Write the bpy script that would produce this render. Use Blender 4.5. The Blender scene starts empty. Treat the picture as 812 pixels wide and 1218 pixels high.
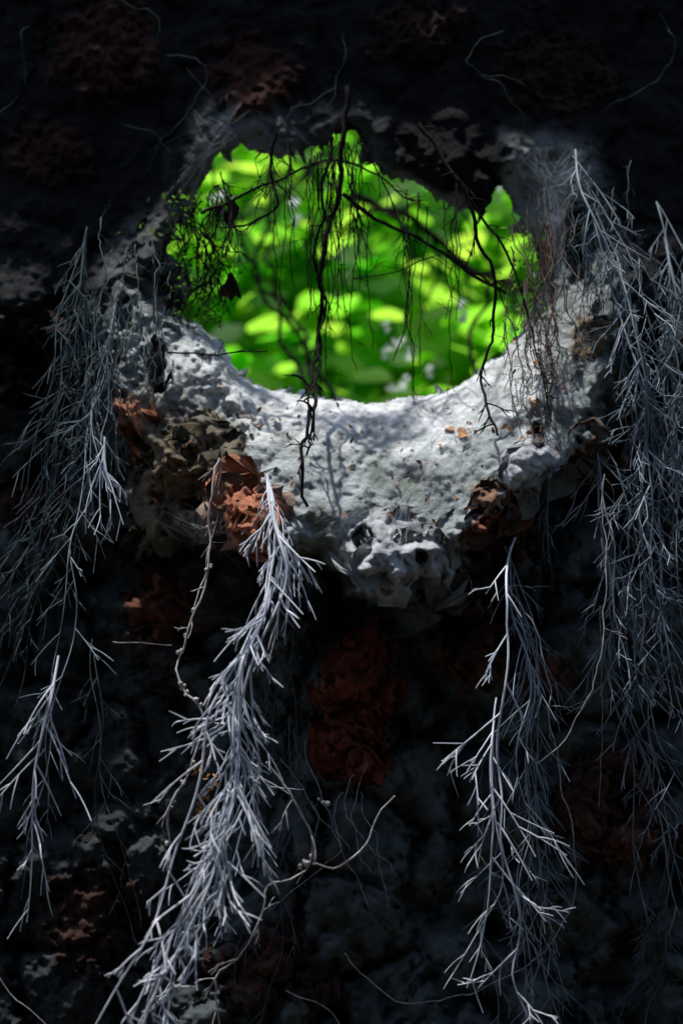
import bpy, math, random
import numpy as np
from mathutils import Vector, noise as mn
random.seed(7); np.random.seed(7)
R=random.random; U=random.uniform
S=bpy.context.scene
D=2.0
def W(px,py,y):
    k=(D+y)/D
    return Vector(((px-406)/1000*k, y, (609-py)/1000*k))

# ---------------- camera / light ----------------
cam=bpy.data.cameras.new("camera"); co=bpy.data.objects.new("camera",cam); S.collection.objects.link(co)
co.location=(0,-D,0); co.rotation_euler=(math.radians(90),0,0)
cam.sensor_fit='VERTICAL'; cam.sensor_height=36; cam.lens=36*D/1.218
cam.clip_start=0.05; cam.clip_end=500
cam.dof.use_dof=True; cam.dof.focus_distance=1.82; cam.dof.aperture_fstop=2.8
S.camera=co
sd=Vector((-0.22,0.115,1.0)).normalized()   # direction to the sun
elev=math.asin(sd.z); az=math.atan2(sd.x,sd.y)
sl=bpy.data.lights.new("sun",'SUN'); sl.energy=5.0; sl.angle=math.radians(1.5); sl.color=(1,0.98,0.95)
so=bpy.data.objects.new("sun",sl); S.collection.objects.link(so); so.location=(0,0,6)
so.rotation_euler=sd.to_track_quat('Z','Y').to_euler()
w=bpy.data.worlds.new("World"); S.world=w; w.use_nodes=True
nt=w.node_tree; sky=nt.nodes.new('ShaderNodeTexSky'); sky.sky_type='NISHITA'; sky.sun_disc=False
sky.sun_elevation=elev; sky.sun_rotation=az
nt.links.new(sky.outputs[0],nt.nodes['Background'].inputs[0]); nt.nodes['Background'].inputs[1].default_value=0.15
S.view_settings.view_transform='Standard'; S.view_settings.look='None'; S.view_settings.exposure=0

# ---------------- materials ----------------
def newmat(name):
    m=bpy.data.materials.new(name); m.use_nodes=True
    return m,m.node_tree,m.node_tree.nodes['Principled BSDF']
def simple(name,c1,c2,scale=60,rough=.8,bump=0.0,spec=.3):
    m,t,b=newmat(name)
    tc=t.nodes.new('ShaderNodeTexCoord'); n=t.nodes.new('ShaderNodeTexNoise'); n.inputs['Scale'].default_value=scale; n.inputs['Detail'].default_value=5
    r=t.nodes.new('ShaderNodeValToRGB'); r.color_ramp.elements[0].color=(*c1,1); r.color_ramp.elements[1].color=(*c2,1)
    r.color_ramp.elements[0].position=.35; r.color_ramp.elements[1].position=.65
    t.links.new(tc.outputs['Object'],n.inputs['Vector']); t.links.new(n.outputs['Fac'],r.inputs['Fac']); t.links.new(r.outputs['Color'],b.inputs['Base Color'])
    b.inputs['Roughness'].default_value=rough; b.inputs['Specular IOR Level'].default_value=spec
    if bump>0:
        bp=t.nodes.new('ShaderNodeBump'); bp.inputs['Strength'].default_value=bump; bp.inputs['Distance'].default_value=.002
        t.links.new(n.outputs['Fac'],bp.inputs['Height']); t.links.new(bp.outputs['Normal'],b.inputs['Normal'])
    return m
def leafmat(name,diff1,diff2,tr1,tr2,fac=.6,rough=.45):
    m,t,b=newmat(name)
    g=t.nodes.new('ShaderNodeNewGeometry')
    tc=t.nodes.new('ShaderNodeTexCoord'); n=t.nodes.new('ShaderNodeTexNoise'); n.inputs['Scale'].default_value=3.5; n.inputs['Detail'].default_value=2
    t.links.new(tc.outputs['Object'],n.inputs['Vector'])
    mx0=t.nodes.new('ShaderNodeMath'); mx0.operation='MULTIPLY_ADD'
    t.links.new(g.outputs['Random Per Island'],mx0.inputs[0]); mx0.inputs[1].default_value=.5
    mm=t.nodes.new('ShaderNodeMath'); mm.operation='MULTIPLY_ADD'; mm.inputs[1].default_value=2.2; mm.inputs[2].default_value=-.80
    t.links.new(n.outputs['Fac'],mm.inputs[0]); t.links.new(mm.outputs[0],mx0.inputs[2]); mx0.use_clamp=True
    r1=t.nodes.new('ShaderNodeValToRGB'); r1.color_ramp.elements[0].color=(*diff1,1); r1.color_ramp.elements[1].color=(*diff2,1)
    r2=t.nodes.new('ShaderNodeValToRGB'); r2.color_ramp.elements[0].color=(*tr1,1); r2.color_ramp.elements[1].color=(*tr2,1)
    t.links.new(mx0.outputs[0],r1.inputs[0]); t.links.new(mx0.outputs[0],r2.inputs[0])
    tl=t.nodes.new('ShaderNodeBsdfTranslucent'); ms=t.nodes.new('ShaderNodeMixShader'); ms.inputs[0].default_value=fac
    t.links.new(r1.outputs[0],b.inputs['Base Color']); t.links.new(r2.outputs[0],tl.inputs[0])
    b.inputs['Roughness'].default_value=rough; b.inputs['Specular IOR Level'].default_value=.15
    t.links.new(b.outputs[0],ms.inputs[1]); t.links.new(tl.outputs[0],ms.inputs[2])
    t.links.new(ms.outputs[0],t.nodes['Material Output'].inputs[0])
    return m
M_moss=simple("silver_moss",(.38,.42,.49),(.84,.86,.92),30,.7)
M_mossg=simple("dim_moss",(.09,.125,.14),(.28,.34,.37),30,.8)  # darker copy of the silver moss, its shade put in the colour
M_mossm=simple("mid_moss",(.16,.20,.24),(.46,.52,.57),30,.8)  # half-shaded copy of the same moss, painted darker
M_mossd=simple("shade_moss",(.035,.055,.062),(.10,.14,.15),60,.85)  # deep-shade copy of the same moss, painted darkest
M_twig=simple("dark_twig",(.006,.005,.005),(.018,.015,.013),120,.9,0,.1)
M_brown=simple("brown_twig",(.035,.02,.012),(.12,.08,.055),120,.8)
M_vine=simple("pale_vine",(.25,.23,.22),(.55,.52,.5),150,.8)
M_web=simple("web_silk",(.28,.31,.34),(.5,.53,.56),30,.5)
M_dead=simple("dead_leaf",(.16,.06,.02),(.5,.24,.09),90,.7)
M_leaf=leafmat("leaf_green",(.05,.14,.014),(.12,.20,.03),(.15,.66,.02),(.68,.97,.09),.80)
M_leafd=leafmat("leaf_back",(.05,.14,.014),(.10,.18,.025),(.14,.62,.02),(.52,.92,.07),.78)
M_sprig=leafmat("sprig_leaf",(.02,.05,.01),(.08,.14,.03),(.05,.2,.01),(.22,.5,.05),.5)
M_highlight=leafmat("white_highlight",(.8,.82,.78),(.88,.89,.86),(.9,.93,.88),(.97,.98,.95),.5)  # white stand-in for bright highlights among the leaves

# rock material
m,t,b=newmat("cave_rock")
at=t.nodes.new('ShaderNodeAttribute'); at.attribute_name='Col'
tc=t.nodes.new('ShaderNodeTexCoord')
n1=t.nodes.new('ShaderNodeTexNoise'); n1.inputs['Scale'].default_value=150; n1.inputs['Detail'].default_value=8; n1.inputs['Roughness'].default_value=.72
n2=t.nodes.new('ShaderNodeTexNoise'); n2.inputs['Scale'].default_value=34; n2.inputs['Detail'].default_value=9; n2.inputs['Roughness'].default_value=.66
vo=t.nodes.new('ShaderNodeTexVoronoi'); vo.inputs['Scale'].default_value=95
for n in (n1,n2,vo): t.links.new(tc.outputs['Object'],n.inputs['Vector'])
mr=t.nodes.new('ShaderNodeMapRange'); mr.inputs[1].default_value=.3; mr.inputs[2].default_value=.7; mr.inputs[3].default_value=.55; mr.inputs[4].default_value=1.45
t.links.new(n2.outputs['Fac'],mr.inputs[0])
mu=t.nodes.new('ShaderNodeVectorMath'); mu.operation='SCALE'; t.links.new(at.outputs['Color'],mu.inputs[0]); t.links.new(mr.outputs[0],mu.inputs['Scale'])
mi=t.nodes.new('ShaderNodeVectorMath'); mi.operation='MINIMUM'; mi.inputs[1].default_value=(.86,.87,.86); t.links.new(mu.outputs[0],mi.inputs[0])
t.links.new(mi.outputs[0],b.inputs['Base Color']); b.inputs['Roughness'].default_value=.9; b.inputs['Specular IOR Level'].default_value=.15
ad=t.nodes.new('ShaderNodeMath'); ad.operation='MULTIPLY_ADD'; ad.inputs[1].default_value=.35
t.links.new(vo.outputs['Distance'],ad.inputs[0]); t.links.new(n1.outputs['Fac'],ad.inputs[2])
bp=t.nodes.new('ShaderNodeBump'); bp.inputs['Strength'].default_value=.75; bp.inputs['Distance'].default_value=.007
t.links.new(ad.outputs[0],bp.inputs['Height']); t.links.new(bp.outputs['Normal'],b.inputs['Normal'])
M_rock=m

# ---------------- rock wall ----------------
hole=[(200,282),(225,248),(258,180),(285,170),(312,184),(335,188),(358,176),(385,168),(412,146),(430,152),(446,190),(472,210),(502,222),(540,246),(576,252),(592,214),(614,250),(642,312),(646,348),(620,396),(590,428),(548,458),(500,474),(440,480),(380,474),(320,465),(286,446),(266,412),(252,398),(230,385),(208,366),(194,330)]
outer=[(130,400),(135,330),(170,285),(215,215),(255,125),(300,118),(345,150),(430,130),(500,175),(560,200),(605,165),(695,175),(730,330),(735,430),(705,535),(655,575),(600,610),(555,650),(535,700),(480,725),(415,705),(385,660),(320,655),(250,640),(215,640),(165,668),(150,600),(168,540),(140,480)]
def sdist(P,poly):
    x=P[:,0];y=P[:,1]; d=np.full(len(P),1e9); ins=np.zeros(len(P),bool)
    n=len(poly)
    for i in range(n):
        ax,ay=poly[i]; bx,by=poly[(i+1)%n]
        ex,ey=bx-ax,by-ay
        tt=np.clip(((x-ax)*ex+(y-ay)*ey)/(ex*ex+ey*ey),0,1)
        d=np.minimum(d,np.hypot(x-ax-tt*ex,y-ay-tt*ey))
        c=((ay>y)!=(by>y))
        with np.errstate(divide='ignore',invalid='ignore'):
            xi=ex*(y-ay)/(ey if ey!=0 else 1e-9)+ax
        ins^=(c&(x<xi))
    return np.where(ins,-d,d)   # negative inside
def ss(a,b,x):
    t=np.clip((x-a)/(b-a),0,1); return t*t*(3-2*t)
STEP=2.0
def axis(lo,hi,flo,fhi):
    mid=list(np.arange(lo,hi,STEP)); l=[];v=lo;s=STEP
    while v>flo: s*=1.13; s=min(s,120); v-=s; l.append(v)
    r=[];v=mid[-1];s=STEP
    while v<fhi: s*=1.13; s=min(s,120); v+=s; r.append(v)
    return np.array(l[::-1]+mid+r)
xs=axis(-25,838,-3500,4300); ys=axis(-25,1243,-420,2250)
nx,ny=len(xs),len(ys)
PX,PY=np.meshgrid(xs,ys); P=np.stack([PX.ravel(),PY.ravel()],1); N=len(P)
def nz(sc,oct=4,off=0,z=0):
    out=np.empty(N)
    f=mn.fractal
    for i in range(N):
        out[i]=f(Vector((P[i,0]*sc+off,P[i,1]*sc-off,z)),1.0,2.0,oct)
    return out
nA=nz(1/170,3,3.1); nB=nz(1/45,4,11.7); nC=nz(1/14,3,27.3); nD=nz(1/70,3,91.); nE=nz(1/8,2,55.)
def vor(sc,off):
    out=np.empty((N,2))
    for i in range(N):
        d,_=mn.voronoi(Vector((P[i,0]*sc+off+nC[i]*.12,P[i,1]*sc+off,off)))
        out[i]=(d[0],d[1])
    return out
v1=vor(1/38,5.5); v2=vor(1/95,19.)
Q=P+np.stack([nB*14+nC*7,nD*10+nC*7],1)
dh=sdist(P+np.stack([nC*5,nB*5],1),hole)      # >0 outside hole
do=-sdist(Q,outer)      # >0 inside outer
z=(609-P[:,1])/1000; zc=np.clip(z,-1.7,2.2)
base=.15*zc-.05*np.clip(zc-.38,0,1)+.02*ss(.2,.4,zc)
rim=.085-.06*ss(330,430,P[:,1])
tt=np.clip(dh,0,None)/(np.clip(dh,0,None)+np.clip(do,0,None)+1e-6)
fy=ss(230,560,P[:,1])
front=(base-.015)*(1-fy)+(-.17)*fy
front+= .05*ss(330,170,P[:,0])*fy + .04*ss(580,700,P[:,0])*fy
inside=rim+(front-rim)*np.power(np.clip(tt,0,1),.62)
inside+= .03*ss(.86,1.0,tt)*fy
topf=ss(420,220,P[:,1])
wall=base+.045*ss(420,620,P[:,1])*np.exp(-np.clip(-do,0,None)/260)
edge=ss(330,180,P[:,0])*ss(800,900,P[:,1])
wall+= (.045*nA+.026*nD)*(1-.75*topf)*(1-.5*edge)+.013*nB*(1-.55*topf)+.01*topf
# rock shoulders flow out of the wall on both sides of the opening
e=v2[:,1]-v2[:,0]
wall+= .022*(1-ss(0,.22,e))*(1-.75*topf)           # crevices between embedded stones
wside=ss(560,420,P[:,1])
k=ss(-9,7,do)*(1-wside)+ss(-34,14,do)*wside
y=wall*(1-k)+inside*k
lf=1-.55*ss(290,230,P[:,0])*ss(420,480,P[:,1])
lipw=k*ss(0,25,dh)*lf
y+=lipw*(.015*nD+.012*nB+.0050*nC)+k*.0028*nE
y+=(1-k)*(.005*nC+.002*nE)*(1-.5*topf)
crat=(1-ss(.0,.42,v1[:,0]))
y+=lipw*.009*crat*ss(.6,.9,tt)
y+=(1-k)*.005*crat*(1-topf)
# colour
n01=lambda a:np.clip(a*.5+.5,0,1)
def mixc(c,col,f): return c*(1-f[:,None])+np.array(col)[None,:]*f[:,None]
C=np.tile(np.array([.10,.118,.118]),(N,1))
C=mixc(C,(.13,.12,.095),ss(.1,.9,nD)*.7)
C=mixc(C,(.05,.05,.046),ss(.0,.8,nB)*.7)
C=mixc(C,(.026,.028,.029),ss(640,420,P[:,1])*.9)  # upper wall painted darker than the lower, shade put in the colour
C=mixc(C,(.010,.010,.0105),ss(460,200,P[:,1])*.93)  # wall top darkened further to subdue sunlit areas
C=mixc(C,(.03,.034,.036),ss(270,110,P[:,0])*ss(500,800,P[:,1])*.85)  # lower left painted darker to hide sunlit specks
pale=np.tile(np.array([.38,.42,.41]),(N,1))
pale=mixc(pale,(.20,.25,.17),ss(.05,.7,nD+nC*.4)*.7)
pale=mixc(pale,(.18,.14,.10),ss(.1,.7,-nB+.5*nC)*ss(.55,.95,tt)*.8)
pale=mixc(pale,(.80,.82,.80),ss(95,15,dh+nB*26)*ss(380,440,P[:,1]))  # brightness of the lit inner rim painted into the lip
pale=mixc(pale,(.19,.155,.11),ss(310,200,P[:,0])*ss(420,510,P[:,1])*.85)
pale=mixc(pale,(.14,.14,.13),ss(430,320,P[:,1])*.8*ss(640,560,P[:,0]))  # upper funnel darkened in the colour, as out of the sun
pale=mixc(pale,(.25,.27,.26),ss(420,320,P[:,1])*.8*ss(560,640,P[:,0]))  # upper right funnel lightened in the colour, as if lit
pale=mixc(pale,(.03,.03,.028),ss(240,170,P[:,1])*ss(600,540,P[:,0])*ss(320,380,P[:,0])*.8)  # top lobe darkened in the colour, as unlit
pale=mixc(pale,(.24,.25,.24),ss(230,160,P[:,1])*ss(350,300,P[:,0])*.8)  # upper left rim lightened in the colour where sun does not reach
pale=mixc(pale,(.10,.10,.095),crat*.35*ss(.6,.9,tt))
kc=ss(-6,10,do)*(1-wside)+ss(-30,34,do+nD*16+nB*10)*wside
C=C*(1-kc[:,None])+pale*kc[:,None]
patches=[(290,607,36,46,(.50,.20,.11),-.07),(255,530,36,45,(.22,.19,.14),-.012),(205,560,36,55,(.19,.15,.10),-.012),(158,512,13,40,(.44,.19,.11),-.02),
(425,835,44,86,(.25,.06,.035),-.03),(605,635,48,30,(.18,.07,.045),-.01),(190,725,40,50,(.15,.055,.035),-.02),(730,965,62,70,(.12,.05,.035),-.02),
(110,1090,70,60,(.045,.022,.016),-.01),(300,85,55,50,(.06,.022,.016),-.006),(120,55,70,60,(.055,.022,.016),-.006),(660,85,70,50,(.035,.017,.013),-.005),(60,180,50,40,(.045,.02,.014),-.005),
(45,440,45,60,(.05,.02,.014),-.01),(700,405,26,28,(.24,.17,.11),-.008),(735,520,28,40,(.20,.10,.06),-.008),(652,305,11,36,(.28,.12,.06),-.006),
(560,760,50,45,(.14,.055,.035),-.02),(320,1150,60,45,(.09,.04,.03),-.015),(640,800,40,30,(.12,.045,.032),-.01),(500,40,60,40,(.03,.014,.01),-.005),(40,600,40,40,(.06,.025,.018),-.01),
(330,740,20,30,(.26,.21,.15),-.03),(575,590,20,16,(.25,.15,.09),-.012)]
for i in range(26):
    patches.append((U(-1500,2300),U(-400,2000),U(50,120),U(40,100),(.06,.02,.014),-.02))
    if -100<patches[-1][0]<900 and -100<patches[-1][1]<1300: patches.pop()
for cx,cy,rx,ry,col,pr in patches:
    r=np.hypot((P[:,0]-cx)/rx,(P[:,1]-cy)/ry)+nB*.36+nC*.28+nE*.10
    f=ss(1.15,.7,r); y+=pr*ss(1.15,.5,r)+f*(.003*nC+.002*crat+.003*nE)
    cc=np.array(col)[None,:]*(0.35+.8*n01(nC)[:,None]+.6*n01(nE)[:,None])
    C=C*(1-f[:,None])+cc*f[:,None]
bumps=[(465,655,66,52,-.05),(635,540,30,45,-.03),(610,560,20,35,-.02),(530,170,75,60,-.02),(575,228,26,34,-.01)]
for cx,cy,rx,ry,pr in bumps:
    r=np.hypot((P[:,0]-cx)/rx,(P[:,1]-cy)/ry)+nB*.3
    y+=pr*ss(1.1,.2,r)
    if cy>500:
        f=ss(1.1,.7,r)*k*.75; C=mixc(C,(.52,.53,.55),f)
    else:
        f=ss(1.1,.8,r); C=mixc(C,(.008,.008,.008),f)  # unlit top lobe painted near black
pits=[(432,642,13,15,.05),(478,640,14,9,.025),(500,662,9,8,.02),(148,375,10,22,.05),(186,440,12,34,.05),(690,290,18,50,.06),(640,520,9,16,.03),(560,640,14,9,.03),(410,690,20,14,.04),(505,700,16,9,.03),(190,340,9,15,.03),(230,600,14,10,.03)]
for cx,cy,rx,ry,pr in pits:
    r=np.hypot((P[:,0]-cx)/rx,(P[:,1]-cy)/ry)+nC*.35
    f=ss(1.15,.6,r); y+=pr*f; C=mixc(C,(.02,.017,.014),f*.8)  # hollows sunk, and their shade painted in as dark colour
keep=dh>-STEP*1.3
kk=(D+y)/D
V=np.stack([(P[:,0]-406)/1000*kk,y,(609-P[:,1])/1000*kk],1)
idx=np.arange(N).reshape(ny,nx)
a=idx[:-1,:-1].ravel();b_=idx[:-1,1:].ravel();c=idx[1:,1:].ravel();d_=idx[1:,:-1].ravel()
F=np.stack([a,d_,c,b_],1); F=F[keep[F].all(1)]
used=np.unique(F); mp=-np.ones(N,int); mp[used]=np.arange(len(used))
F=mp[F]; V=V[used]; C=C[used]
def npmesh(name,V,F,mat,smooth=True):
    me=bpy.data.meshes.new(name); me.vertices.add(len(V)); me.vertices.foreach_set('co',V.astype(np.float32).ravel())
    k=F.shape[1]; me.loops.add(F.size); me.loops.foreach_set('vertex_index',F.astype(np.int32).ravel())
    me.polygons.add(len(F)); me.polygons.foreach_set('loop_start',np.arange(0,F.size,k,dtype=np.int32)); 
    me.polygons.foreach_set('use_smooth',np.full(len(F),smooth))
    me.update(calc_edges=True); me.validate()
    ob=bpy.data.objects.new(name,me); S.collection.objects.link(ob); me.materials.append(mat); return ob
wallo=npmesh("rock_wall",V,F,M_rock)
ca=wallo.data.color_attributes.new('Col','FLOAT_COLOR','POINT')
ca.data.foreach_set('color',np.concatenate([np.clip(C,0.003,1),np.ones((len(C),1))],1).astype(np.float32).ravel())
sm=wallo.modifiers.new("thickness",'SOLIDIFY'); sm.thickness=.03; sm.offset=-1
Yg=y.reshape(ny,nx)
def ysurf(px,py):
    i=int(np.clip(np.searchsorted(ys,py),0,ny-1)); j=int(np.clip(np.searchsorted(xs,px),0,nx-1)); return float(Yg[i,j])

# ---------------- curves ----------------
class CB:
    def __init__(s,name,mat,res=1): s.name=name;s.mat=mat;s.sp=[];s.res=res
    def add(s,pts,r0,r1):
        n=len(pts); s.sp.append((pts,[r0+(r1-r0)*i/(n-1) for i in range(n)]))
    def build(s):
        cu=bpy.data.curves.new(s.name,'CURVE'); cu.dimensions='3D'; cu.bevel_depth=.001; cu.bevel_resolution=s.res; cu.use_fill_caps=True
        for pts,rad in s.sp:
            sp=cu.splines.new('POLY'); sp.points.add(len(pts)-1)
            sp.points.foreach_set('co',[v for p in pts for v in (p.x,p.y,p.z,1)])
            sp.points.foreach_set('radius',[r*1000 for r in rad]); sp.use_smooth=True
        ob=bpy.data.objects.new(s.name,cu); S.collection.objects.link(ob); cu.materials.append(s.mat); return ob
def resample(pts,step):
    P=[pts[0]]+pts+[pts[-1]]; out=[]
    for i in range(1,len(P)-2):
        p0,p1,p2,p3=P[i-1],P[i],P[i+1],P[i+2]
        n=max(2,int((p2-p1).length/step))
        for j in range(n):
            t=j/n; out.append(.5*((2*p1)+(p2-p0)*t+(2*p0-5*p1+4*p2-p3)*t*t+(3*p1-p0-3*p2+p3)*t**3))
    out.append(pts[-1]); return out
def rv(): 
    return Vector((random.gauss(0,1),random.gauss(0,1),random.gauss(0,1))).normalized()
def branch(cb,p,d,L,r,depth,droop=.25):
    n=5; pts=[p.copy()]; q=p.copy(); dd=d.copy()
    curl=rv()*.07
    for i in range(n):
        dd=(dd+curl+Vector((0,0,-droop*.22))).normalized(); q=q+dd*(L/n); pts.append(q.copy())
        if depth>0 and i in (1,2,3) and R()<.55:
            ax=dd.cross(rv()).normalized()
            sdv=(dd*.78+ax*U(.4,.7)).normalized()
            branch(cb,q,sdv,L*U(.4,.7),r*.85,depth-1,droop)
    cb.add(pts,r,r*.5)
def moss(name,mat,path,n,spread,bl,thick,depth=1,node=.017,y0=-.2,droop=.25,flip=1,top=.25,fill=1.0):
    cb=CB(name,mat)
    P3=[W(p[0],p[1],p[2] if len(p)>2 else y0) for p in path]
    for s in range(n):
        sh=Vector((random.gauss(0,1),random.gauss(0,.7),0))*spread
        ph=U(0,6.28); th=thick*U(.7,1.1)
        st=R()*top if s else 0; en=U(.75,1.0) if s else 1
        pp=resample(P3,.012); m0=int(st*len(pp)); m1=max(m0+4,int(en*len(pp))); pp=pp[m0:m1]
        q=[]
        for i,p in enumerate(pp):
            f=i/len(pp); env=min(1,i/8)
            o=mn.noise_vector(p*9+Vector((s*5.1,ph,0)))*.020
            q.append(p+sh*env*(.35+.8*f)+o*env)
        cb.add(q,th*1.15,th*.7)
        acc=0; side=1
        for i in range(1,len(q)-1):
            acc+=(q[i]-q[i-1]).length
            if acc>=node*U(.6,1.6):
                acc=0; side=-side
                if R()>fill: continue
                tg=(q[i+1]-q[i-1]).normalized()
                ax=Vector((side*U(.6,1),U(-.7,.7),0)).normalized()
                dr=(tg*U(.55,1.0)*flip+ax*U(.45,.8)).normalized()
                g=i/len(q)
                branch(cb,q[i],dr,bl*U(.4,1.25)*(.6+.6*math.sin(math.pi*min(1,g+.1))),th*.9,depth,droop)
        branch(cb,q[-1],(q[-1]-q[-3]).normalized(),bl,th*.8,1)
    return cb.build()
# main bright bunch
moss("hanging_moss",M_moss,[(318,565,-.20),(324,620,-.24),(334,665,-.26),(328,715,-.27),(312,745,-.28)],5,.009,.044,.0012,1,.013,droop=.9)
moss("hanging_moss",M_moss,[(320,575,-.21),(326,640,-.25),(322,710,-.28),(294,775,-.30),(276,850,-.31),(268,930,-.33),(242,1010,-.34),(208,1085,-.35),(180,1150,-.36),(150,1235,-.37)],6,.016,.058,.0013,2,.022,top=.45)
moss("hanging_moss",M_mossm,[(304,735,-.25),(282,830,-.26),(290,920,-.27),(262,1000,-.28),(232,1100,-.3),(200,1230,-.3)],4,.022,.045,.0011,1,.018)
# right-centre
moss("hanging_moss",M_moss,[(612,640,-.13),(598,700,-.2),(590,770,-.22),(586,860,-.24),(585,930,-.25),(582,1000,-.26),(600,1080,-.27),(598,1150,-.28),(615,1240,-.28)],1,.010,.072,.0013,2,.034,top=.2,fill=.85)
moss("hanging_moss",M_moss,[(590,830,-.20),(584,900,-.24),(586,980,-.25),(580,1060,-.26),(566,1120,-.26)],2,.014,.062,.0012,2,.030,top=.2)
moss("hanging_moss",M_mossm,[(606,650,-.12),(600,730,-.15),(612,830,-.18),(600,920,-.2),(610,1000,-.2),(590,1100,-.2),(600,1200,-.2)],2,.022,.055,.0009,1,.026)
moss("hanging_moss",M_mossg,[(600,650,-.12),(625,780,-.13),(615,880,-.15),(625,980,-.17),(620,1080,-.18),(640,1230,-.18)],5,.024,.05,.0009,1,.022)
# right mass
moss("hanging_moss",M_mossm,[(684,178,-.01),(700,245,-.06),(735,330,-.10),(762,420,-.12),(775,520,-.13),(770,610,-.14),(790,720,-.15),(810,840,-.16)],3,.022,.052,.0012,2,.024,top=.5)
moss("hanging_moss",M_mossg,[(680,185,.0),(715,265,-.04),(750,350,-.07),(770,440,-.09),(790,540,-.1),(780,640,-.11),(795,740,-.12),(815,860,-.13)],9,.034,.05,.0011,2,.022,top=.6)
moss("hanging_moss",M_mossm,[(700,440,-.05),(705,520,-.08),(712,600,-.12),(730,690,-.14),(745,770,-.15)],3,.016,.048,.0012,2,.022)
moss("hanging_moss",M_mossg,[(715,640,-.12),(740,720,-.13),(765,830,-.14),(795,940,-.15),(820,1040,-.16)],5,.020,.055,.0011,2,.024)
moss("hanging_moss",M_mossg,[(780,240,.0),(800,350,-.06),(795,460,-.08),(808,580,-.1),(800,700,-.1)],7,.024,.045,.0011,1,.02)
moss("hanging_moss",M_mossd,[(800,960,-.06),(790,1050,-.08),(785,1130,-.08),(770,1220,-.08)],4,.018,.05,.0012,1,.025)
# left
moss("hanging_moss",M_mossg,[(138,350,-.03),(128,430,-.07),(118,500,-.10),(122,550,-.13),(128,590,-.15)],5,.010,.038,.0009,1,.016,top=.3)
moss("hanging_moss",M_moss,[(125,520,-.15),(122,560,-.17),(128,590,-.18)],3,.008,.045,.0012,1,.012)
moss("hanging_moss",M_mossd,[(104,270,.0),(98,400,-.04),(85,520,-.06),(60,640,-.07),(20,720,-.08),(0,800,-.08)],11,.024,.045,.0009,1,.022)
moss("hanging_moss",M_mossg,[(110,480,-.06),(95,580,-.14),(82,680,-.2),(72,760,-.22),(62,830,-.24),(48,900,-.25),(35,960,-.25),(25,1010,-.25)],2,.008,.045,.0009,1,.032,top=.3)
moss("hanging_moss",M_moss,[(70,780,-.24),(62,830,-.26),(50,880,-.26),(36,940,-.27),(38,1020,-.27)],2,.006,.062,.0013,1,.024)
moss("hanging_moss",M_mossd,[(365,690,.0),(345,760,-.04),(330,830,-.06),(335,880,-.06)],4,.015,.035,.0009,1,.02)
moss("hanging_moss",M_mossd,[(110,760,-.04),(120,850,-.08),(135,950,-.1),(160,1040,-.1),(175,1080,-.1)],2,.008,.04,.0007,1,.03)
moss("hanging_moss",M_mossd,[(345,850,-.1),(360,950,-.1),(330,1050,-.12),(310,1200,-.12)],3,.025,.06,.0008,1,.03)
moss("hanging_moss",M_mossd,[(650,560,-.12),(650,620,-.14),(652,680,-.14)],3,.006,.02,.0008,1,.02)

def stem(cb,path,r0,r1,jit=.004,y0=-.1,step=.008,twigs=0,tl=.03):
    P3=resample([W(p[0],p[1],p[2] if len(p)>2 else y0) for p in path],step); o=U(0,50); q=[]
    for i,p in enumerate(P3):
        q.append(p+mn.noise_vector(p*28+Vector((o,0,0)))*jit+mn.noise_vector(p*80+Vector((o,0,0)))*jit*.35)
    cb.add(q,r0,r1)
    for k in range(twigs):
        i=random.randrange(1,len(q)-2); tg=(q[i+1]-q[i]).normalized()
        branch(cb,q[i],(tg*.6+rv()*.8).normalized(),tl*U(.4,1.2),r1*.8,1,.4)
    return q
# dark vines crossing the opening
cb=CB("hanging_vine",M_twig)
stem(cb,[(412,100,.0),(408,170,-.02),(400,240,-.02),(385,300,-.03),(383,360,-.03),(376,430,-.04),(368,500,-.16),(358,555,-.19),(368,605,-.20)],.0034,.0018,.008,twigs=10,tl=.05)
stem(cb,[(395,160,-.01),(385,220,-.02),(378,300,-.02),(382,380,-.03),(372,470,-.12),(362,540,-.18)],.0022,.0012,.008,twigs=8)
stem(cb,[(500,150,-.03),(530,195,-.05),(556,235,-.06),(572,290,-.06),(590,335,-.06),(586,400,-.08),(572,460,-.1),(590,520,-.16)],.0026,.0014,.006,twigs=14)
stem(cb,[(556,235,-.06),(600,300,-.07),(625,370,-.08),(640,430,-.1),(655,500,-.13)],.0018,.001,.005,twigs=8)
stem(cb,[(430,170,-.01),(470,250,.0),(488,320,-.01),(480,390,-.02),(470,430,-.02)],.001,.0006,.004,twigs=6)
stem(cb,[(240,255,-.0),(290,232,.0),(340,208,.01),(390,188,.02),(440,205,.03),(490,240,.03)],.002,.001,.006,twigs=14)
stem(cb,[(330,160,.0),(322,200,.0),(330,240,.0),(300,262,.0),(262,270,.0)],.0022,.001,.005,twigs=12,tl=.04)
stem(cb,[(408,232,.0),(450,262,.03),(510,290,.05),(560,325,.06),(600,350,.07)],.0026,.0016,.004,twigs=10)
stem(cb,[(420,330,.03),(470,322,.04),(530,300,.05)],.001,.0007,.004,twigs=5)
stem(cb,[(200,420,-.06),(250,422,-.07),(318,418,-.07)],.0012,.0008,.003,twigs=6,tl=.02)
cb.build()
cb=CB("hanging_root_fibres",M_twig)
for i in range(40):
    x=random.gauss(385,34) if i<31 else U(470,560); y0=U(165,200) if x<450 else U(215,250); L=U(60,260); d=random.gauss(0,14)
    stem(cb,[(x,y0,.02),(x+d*.5,y0+L*.5,U(-.03,.02)),(x+d,y0+L,U(-.03,.02))],.0009,.0005,.006,twigs=5,tl=.025)
cb.build()
cb=CB("dry_twig_tangle",M_brown)
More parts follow.
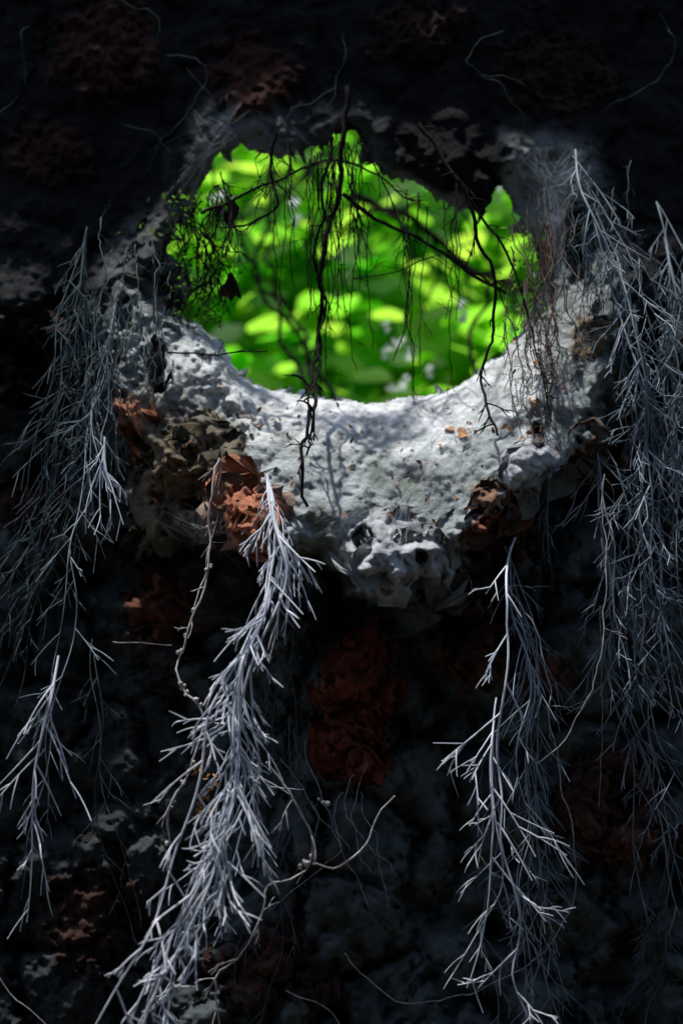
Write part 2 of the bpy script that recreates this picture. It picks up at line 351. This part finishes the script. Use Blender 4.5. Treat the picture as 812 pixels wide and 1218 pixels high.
for i in range(32):
    x=random.gauss(636,22); y0=U(230,400); L=U(80,230)
    stem(cb,[(x,y0,-.03),(x+U(-15,20),y0+L*.5,-.07),(x+U(-20,35),y0+L,-.13)],.0009,.0005,.008,twigs=8,tl=.02)
cb.build()
cb=CB("dry_twig_tangle",M_twig)
for i in range(40):
    x=random.gauss(242,26); y0=U(210,330); L=U(40,120)
    stem(cb,[(x,y0,.03),(x+U(-25,20),y0+L*.5,.03),(x+U(-30,30),y0+L,.02)],.0011,.0006,.012,twigs=7,tl=.022)
cb.build()
cb=CB("pale_twig_tangle",M_mossd)
for i in range(22):
    x=random.gauss(695,24); y0=U(190,330); L=U(60,200)
    stem(cb,[(x,y0,-.02),(x+U(-15,20),y0+L*.5,-.05),(x+U(-20,25),y0+L,-.07)],.0008,.0004,.01,twigs=8,tl=.02)
for i in range(24):
    x=random.gauss(150,28); y0=U(260,420); L=U(60,220)
    stem(cb,[(x,y0,-.03),(x+U(-20,12),y0+L*.5,-.08),(x+U(-30,15),y0+L,-.1)],.0008,.0004,.01,twigs=8,tl=.022)
cb.build()
cb=CB("curly_vine",M_vine)
v1p=stem(cb,[(262,545,-.17),(250,590,-.19),(248,650,-.2),(240,710,-.22),(215,770,-.24),(218,815,-.26),(242,850,-.27),(228,905,-.28),(200,970,-.3),(205,1010,-.3)],.0013,.0010,.006,twigs=6,tl=.02)
stem(cb,[(262,545,-.17),(258,620,-.18),(238,700,-.2),(222,760,-.22)],.0009,.0007,.008,twigs=3,tl=.015)
stem(cb,[(318,905,-.28),(345,940,-.28),(366,985,-.28),(370,1025,-.28),(345,1045,-.29),(318,1056,-.29),(308,1095,-.3),(280,1140,-.3),(258,1165,-.3),(262,1230,-.3)],.0014,.0009,.005,twigs=10,tl=.035)
stem(cb,[(372,1028,-.28),(405,1030,-.26),(435,1005,-.25),(452,965,-.24),(467,948,-.24)],.0013,.0009,.004)
stem(cb,[(135,764,-.12),(170,765,-.12),(205,768,-.13)],.0008,.0005,.002)
stem(cb,[(410,1135,-.1),(440,1165,-.1),(480,1190,-.1),(540,1185,-.1),(600,1165,-.12),(655,1120,-.12),(685,1050,-.12),(680,980,-.12)],.0008,.0005,.005)
stem(cb,[(715,560,-.15),(722,700,-.18),(708,800,-.2),(680,870,-.2),(640,905,-.2)],.0009,.0006,.006,twigs=4)
stem(cb,[(600,690,-.16),(640,760,-.18),(655,850,-.18),(665,920,-.18),(680,1000,-.18)],.0008,.0006,.008,twigs=4)
stem(cb,[(712,720,-.14),(716,850,-.14),(712,960,-.14)],.0005,.0004,.003)
stem(cb,[(340,1180,-.1),(390,1200,-.1),(410,1230,-.1)],.0008,.0005,.004)
stem(cb,[(-5,1160,-.1),(20,1190,-.1),(60,1225,-.1)],.0008,.0005,.004)
for i in range(7):
    x=U(330,440);y0=U(880,960)
    stem(cb,[(x,y0,-.1),(x+U(-40,40),y0+60,-.12),(x+U(-70,60),y0+130,-.14)],.0004,.0003,.01)
cb.build()
cb=CB("fine_rootlets",M_mossd)
for i in range(12):
    x=U(0,812);y0=U(0,160)
    stem(cb,[(x,y0,ysurf(x,y0)-.02),(x+U(-60,60),y0+U(20,60),ysurf(x,y0)-.03),(x+U(-90,90),y0+U(60,160),ysurf(x,y0)-.02)],.0004,.0002,.012)
cb.build()

# webs
cb=CB("spider_web",M_web,0)
def fan(cx,cy,cd,pts,n,r=.00010):
    for i in range(n):
        a=random.choice(pts); b2=random.choice(pts)
        x1=a[0]+U(-22,22); y1=a[1]+U(-22,22); x2=b2[0]+U(-22,22); y2=b2[1]+U(-22,22)
        p=W(x1,y1,ysurf(x1,y1)-.008); q=W(x2,y2,ysurf(x2,y2)-.008); c=W(cx+U(-8,8),cy+U(-8,8),ysurf(cx,cy)-cd)
        k=U(.2,1); mid=(p+q)/2*(1-k)+c*k
        cb.add([p,p*.5+mid*.5+Vector((0,0,-.001)),mid,mid*.5+q*.5+Vector((0,0,-.001)),q],r,r)
fan(480,590,.03,[(520,500),(430,560),(400,600),(540,560),(560,500),(470,640),(390,620)],60)
fan(650,215,.03,[(630,190),(690,195),(640,250),(680,260),(665,330),(690,230)],110,.00011)
fan(640,395,.03,[(620,380),(690,370),(660,440),(620,430),(715,420),(700,480)],70)
fan(255,170,.02,[(250,150),(275,140),(235,190),(215,230),(245,170)],30)
fan(240,640,.03,[(210,628),(260,600),(270,660),(310,655)],30,.00018)
fan(550,530,.02,[(500,490),(590,450),(600,530),(540,580),(570,500)],50)
cb.build()

# ---------------- scatter flakes ----------------
def leafmesh(name,mat,items):
    T=[(0,0,0),(.18,.32,.1),(.45,.5,.16),(.75,.34,.08),(1,0,-.12),(.75,-.34,.08),(.45,-.5,.16),(.18,-.32,.1),(.45,0,0)]
    Fs=[(0,8,2,1),(8,4,3,2),(0,7,6,8),(8,6,5,4)]
    Vv=[];Ff=[]
    for p,d,n,L,Wd,fo in items:
        s=d.cross(n).normalized(); n2=s.cross(d).normalized(); o=len(Vv)
        for a_,b2,c2 in T: Vv.append(tuple(p+d*(a_*L)+s*(b2*Wd)+n2*(c2*L*fo)))
        for f in Fs: Ff.append([o+i for i in f])
    return npmesh(name,np.array(Vv),np.array(Ff),mat,True)
it=[]
for i in range(150):
    x=U(280,680) if i<110 else U(140,260); yy=U(480,620) if i<110 else U(440,600)
    if x>540: yy=U(400,610)
    p=W(x,yy,ysurf(x,yy)-.002); d=rv(); it.append((p,d,(Vector((0,-.7,.7))+rv()*.5).normalized(),U(.004,.010),U(.003,.006),U(.3,1.2)))
for i in range(26):
    x=random.gauss(243,8); yy=U(900,975); it.append((W(x,yy,-.3+U(-.01,.01)),rv(),rv(),U(.006,.012),U(.003,.006),.8))
for i in range(30):
    x=random.gauss(620,22); yy=U(400,600); it.append((W(x,yy,-.12),rv(),rv(),U(.005,.012),U(.003,.006),.8))
for (x,yy) in [(538,512),(548,508),(556,515)]:
    it.append((W(x,yy,ysurf(x,yy)-.006),rv(),Vector((0,-.6,.8)),.018,.012,.6))
leafmesh("fallen_leaf_litter",M_dead,it)
M_wither=simple("withered_leaf",(.008,.006,.005),(.035,.022,.014),60,.8)
for (x,yy,l,wd) in [(268,236,.036,.015),(270,322,.038,.018),(205,340,.03,.012),(200,440,.04,.015),(190,395,.035,.012)]:
    ii=[]
    for k in range(3):
        dd=Vector((U(-.7,.6),U(-.2,.2),-1)).normalized(); ii.append((W(x+U(-6,6),yy+k*7,-.02 if x>260 else -.06),dd,(Vector((0,-1,0))+rv()*.9).normalized(),l*U(.5,1),wd*U(.5,1),U(.6,2)))
    leafmesh("withered_leaf",M_wither,ii)
it=[]
for i in range(360):
    if i<270: x=random.gauss(236,24); yy=U(225,385)
    else: x=random.gauss(626,16); yy=U(260,390)
    it.append((W(x,yy,U(.0,.06)),rv(),rv(),U(.004,.011),U(.003,.006),.4))
leafmesh("creeper_sprigs",M_sprig,it)
import bmesh
bm=bmesh.new()
for q in [random.choice(v1p) for _ in range(22)]+[W(x,y_,-.28) for x,y_ in [(360,1022),(366,1030),(357,1034),(370,1018),(384,955),(388,958),(380,952)]]:
    g=bmesh.ops.create_icosphere(bm,subdivisions=1,radius=U(.002,.0038)); o=q+rv()*.003
    sc=Vector((U(.7,1.2),U(.7,1.2),U(.7,1.2)))
    for v in g['verts']: v.co=Vector((v.co.x*sc.x,v.co.y*sc.y,v.co.z*sc.z))+o
me=bpy.data.meshes.new("seed_pods"); bm.to_mesh(me); bm.free(); me.materials.append(M_vine); ob=bpy.data.objects.new("seed_pods",me); S.collection.objects.link(ob)

# ---------------- foliage beyond: a leafy bank rising away from the wall ----------------
def bank(yv): return -.15+(yv-.9)*.72
def bankleaves(name,mat,n,xr,yr,h,Lr):
    it=[]
    for i in range(n):
        yy=U(*yr); x=U(*xr)
        lump=mn.fractal(Vector((x*2.2,yy*2.2,3)),1,2,3)
        p=Vector((x,yy,bank(yy)+lump*.07+random.gauss(0,h)))
        nn=(Vector((-.1,-.15,.9))+rv()*.7).normalized(); d=nn.cross(rv()).normalized(); d=(d+Vector((0,-.3,-.35))).normalized()
        L=U(*Lr); it.append((p,d,nn,L,L*U(.6,.95),.4))
    return leafmesh(name,mat,it)
bankleaves("green_shrub",M_leaf,3600,(-1.2,1.5),(1.0,3.4),.055,(.06,.14))
bankleaves("background_foliage",M_leafd,9000,(-4,4.4),(1.6,5.2),.06,(.09,.18))
xs2=np.linspace(-12,12,60); ys2=np.linspace(.8,7,30); vv=[];ff=[]
for i,yy in enumerate(ys2):
    for j,x in enumerate(xs2): vv.append((x,yy,max(-1.65,bank(yy)-.16+mn.fractal(Vector((x*2.2,yy*2.2,3)),1,2,3)*.07)))
for i in range(29):
    for j in range(59): a0=i*60+j; ff.append((a0,a0+1,a0+61,a0+60))
npmesh("earth_bank",np.array(vv),np.array(ff),simple("mossy_soil",(.04,.10,.012),(.09,.16,.02),14,.9,.4))
cb=CB("shrub_branches",M_twig)
for k in range(5):
    x0=U(250,700)
    stem(cb,[(x0,520,.6),(x0+U(-60,60),400,.7),(x0+U(-120,120),300,.75),(x0+U(-200,200),150,.8)],.004,.002,.02,step=.03,twigs=5,tl=.12)
stem(cb,[(420,230,.7),(500,270,.75),(560,320,.8),(640,350,.8)],.006,.004,.01,step=.02,twigs=8,tl=.15)
cb.build()
it=[]  # pale flecks added to stand for sky gaps and glints
for (x,yy,n) in [(460,418,7),(472,410,5),(487,422,5),(458,388,4),(550,362,5),(553,377,4),(512,440,5),(350,240,7),(262,232,10),(470,464,8),(590,222,4),(480,456,5),(352,262,5),(250,240,6)]:
    for k in range(n): it.append((W(x+U(-3.5,3.5),yy+U(-3.5,3.5),.75+U(-.03,.03)),rv(),(Vector((0,-.9,.8))+rv()*.5).normalized(),U(.008,.015),U(.008,.013),.3))
leafmesh("white_highlights",M_highlight,it)

# ---------------- ground, unseen sky blockers ----------------
bpy.ops.mesh.primitive_grid_add(x_subdivisions=60,y_subdivisions=60,size=300,location=(0,0,-1.6))
g=bpy.context.object; g.name="ground"; g.data.materials.append(simple("soil",(.03,.025,.018),(.07,.06,.045),4,.95,.4))
M_blocker=simple("sky_blocker_rock",(.02,.022,.024),(.05,.05,.048),5,.95,.6)  # for the unseen shell added to cut sky light on the wall
def blocker_sheet(name,fn,nu,nv):
    V=[];F=[]
    for i in range(nu+1):
        for j in range(nv+1):
            p,nrm=fn(i/nu,j/nv); V.append(tuple(p+nrm*mn.fractal(p*1.6,1,2,4)*.18))
    for i in range(nu):
        for j in range(nv):
            a=i*(nv+1)+j; F.append((a,a+1,a+nv+2,a+nv+1))
    return npmesh(name,np.array(V),np.array(F),M_blocker,True)
def vault(u,v):
    a=math.pi*u
    r=2.6; x=-r*math.cos(a); zz=-1.7+3.9*math.sin(a)**.7 if 0<u<1 else -1.7
    return Vector((x,-1.75-2.95*v,zz)),Vector((math.cos(a),0,-math.sin(a)))
blocker_sheet("sky_blocker_vault",vault,60,50)  # unseen, added to block sky light from overhead
blocker_sheet("sky_blocker_back",lambda u,v:(Vector((-2.9+5.8*u,-4.7,-1.7+4.3*v)),Vector((0,1,0))),40,30)  # unseen, added to block sky light from behind the camera
print("verts",len(V))
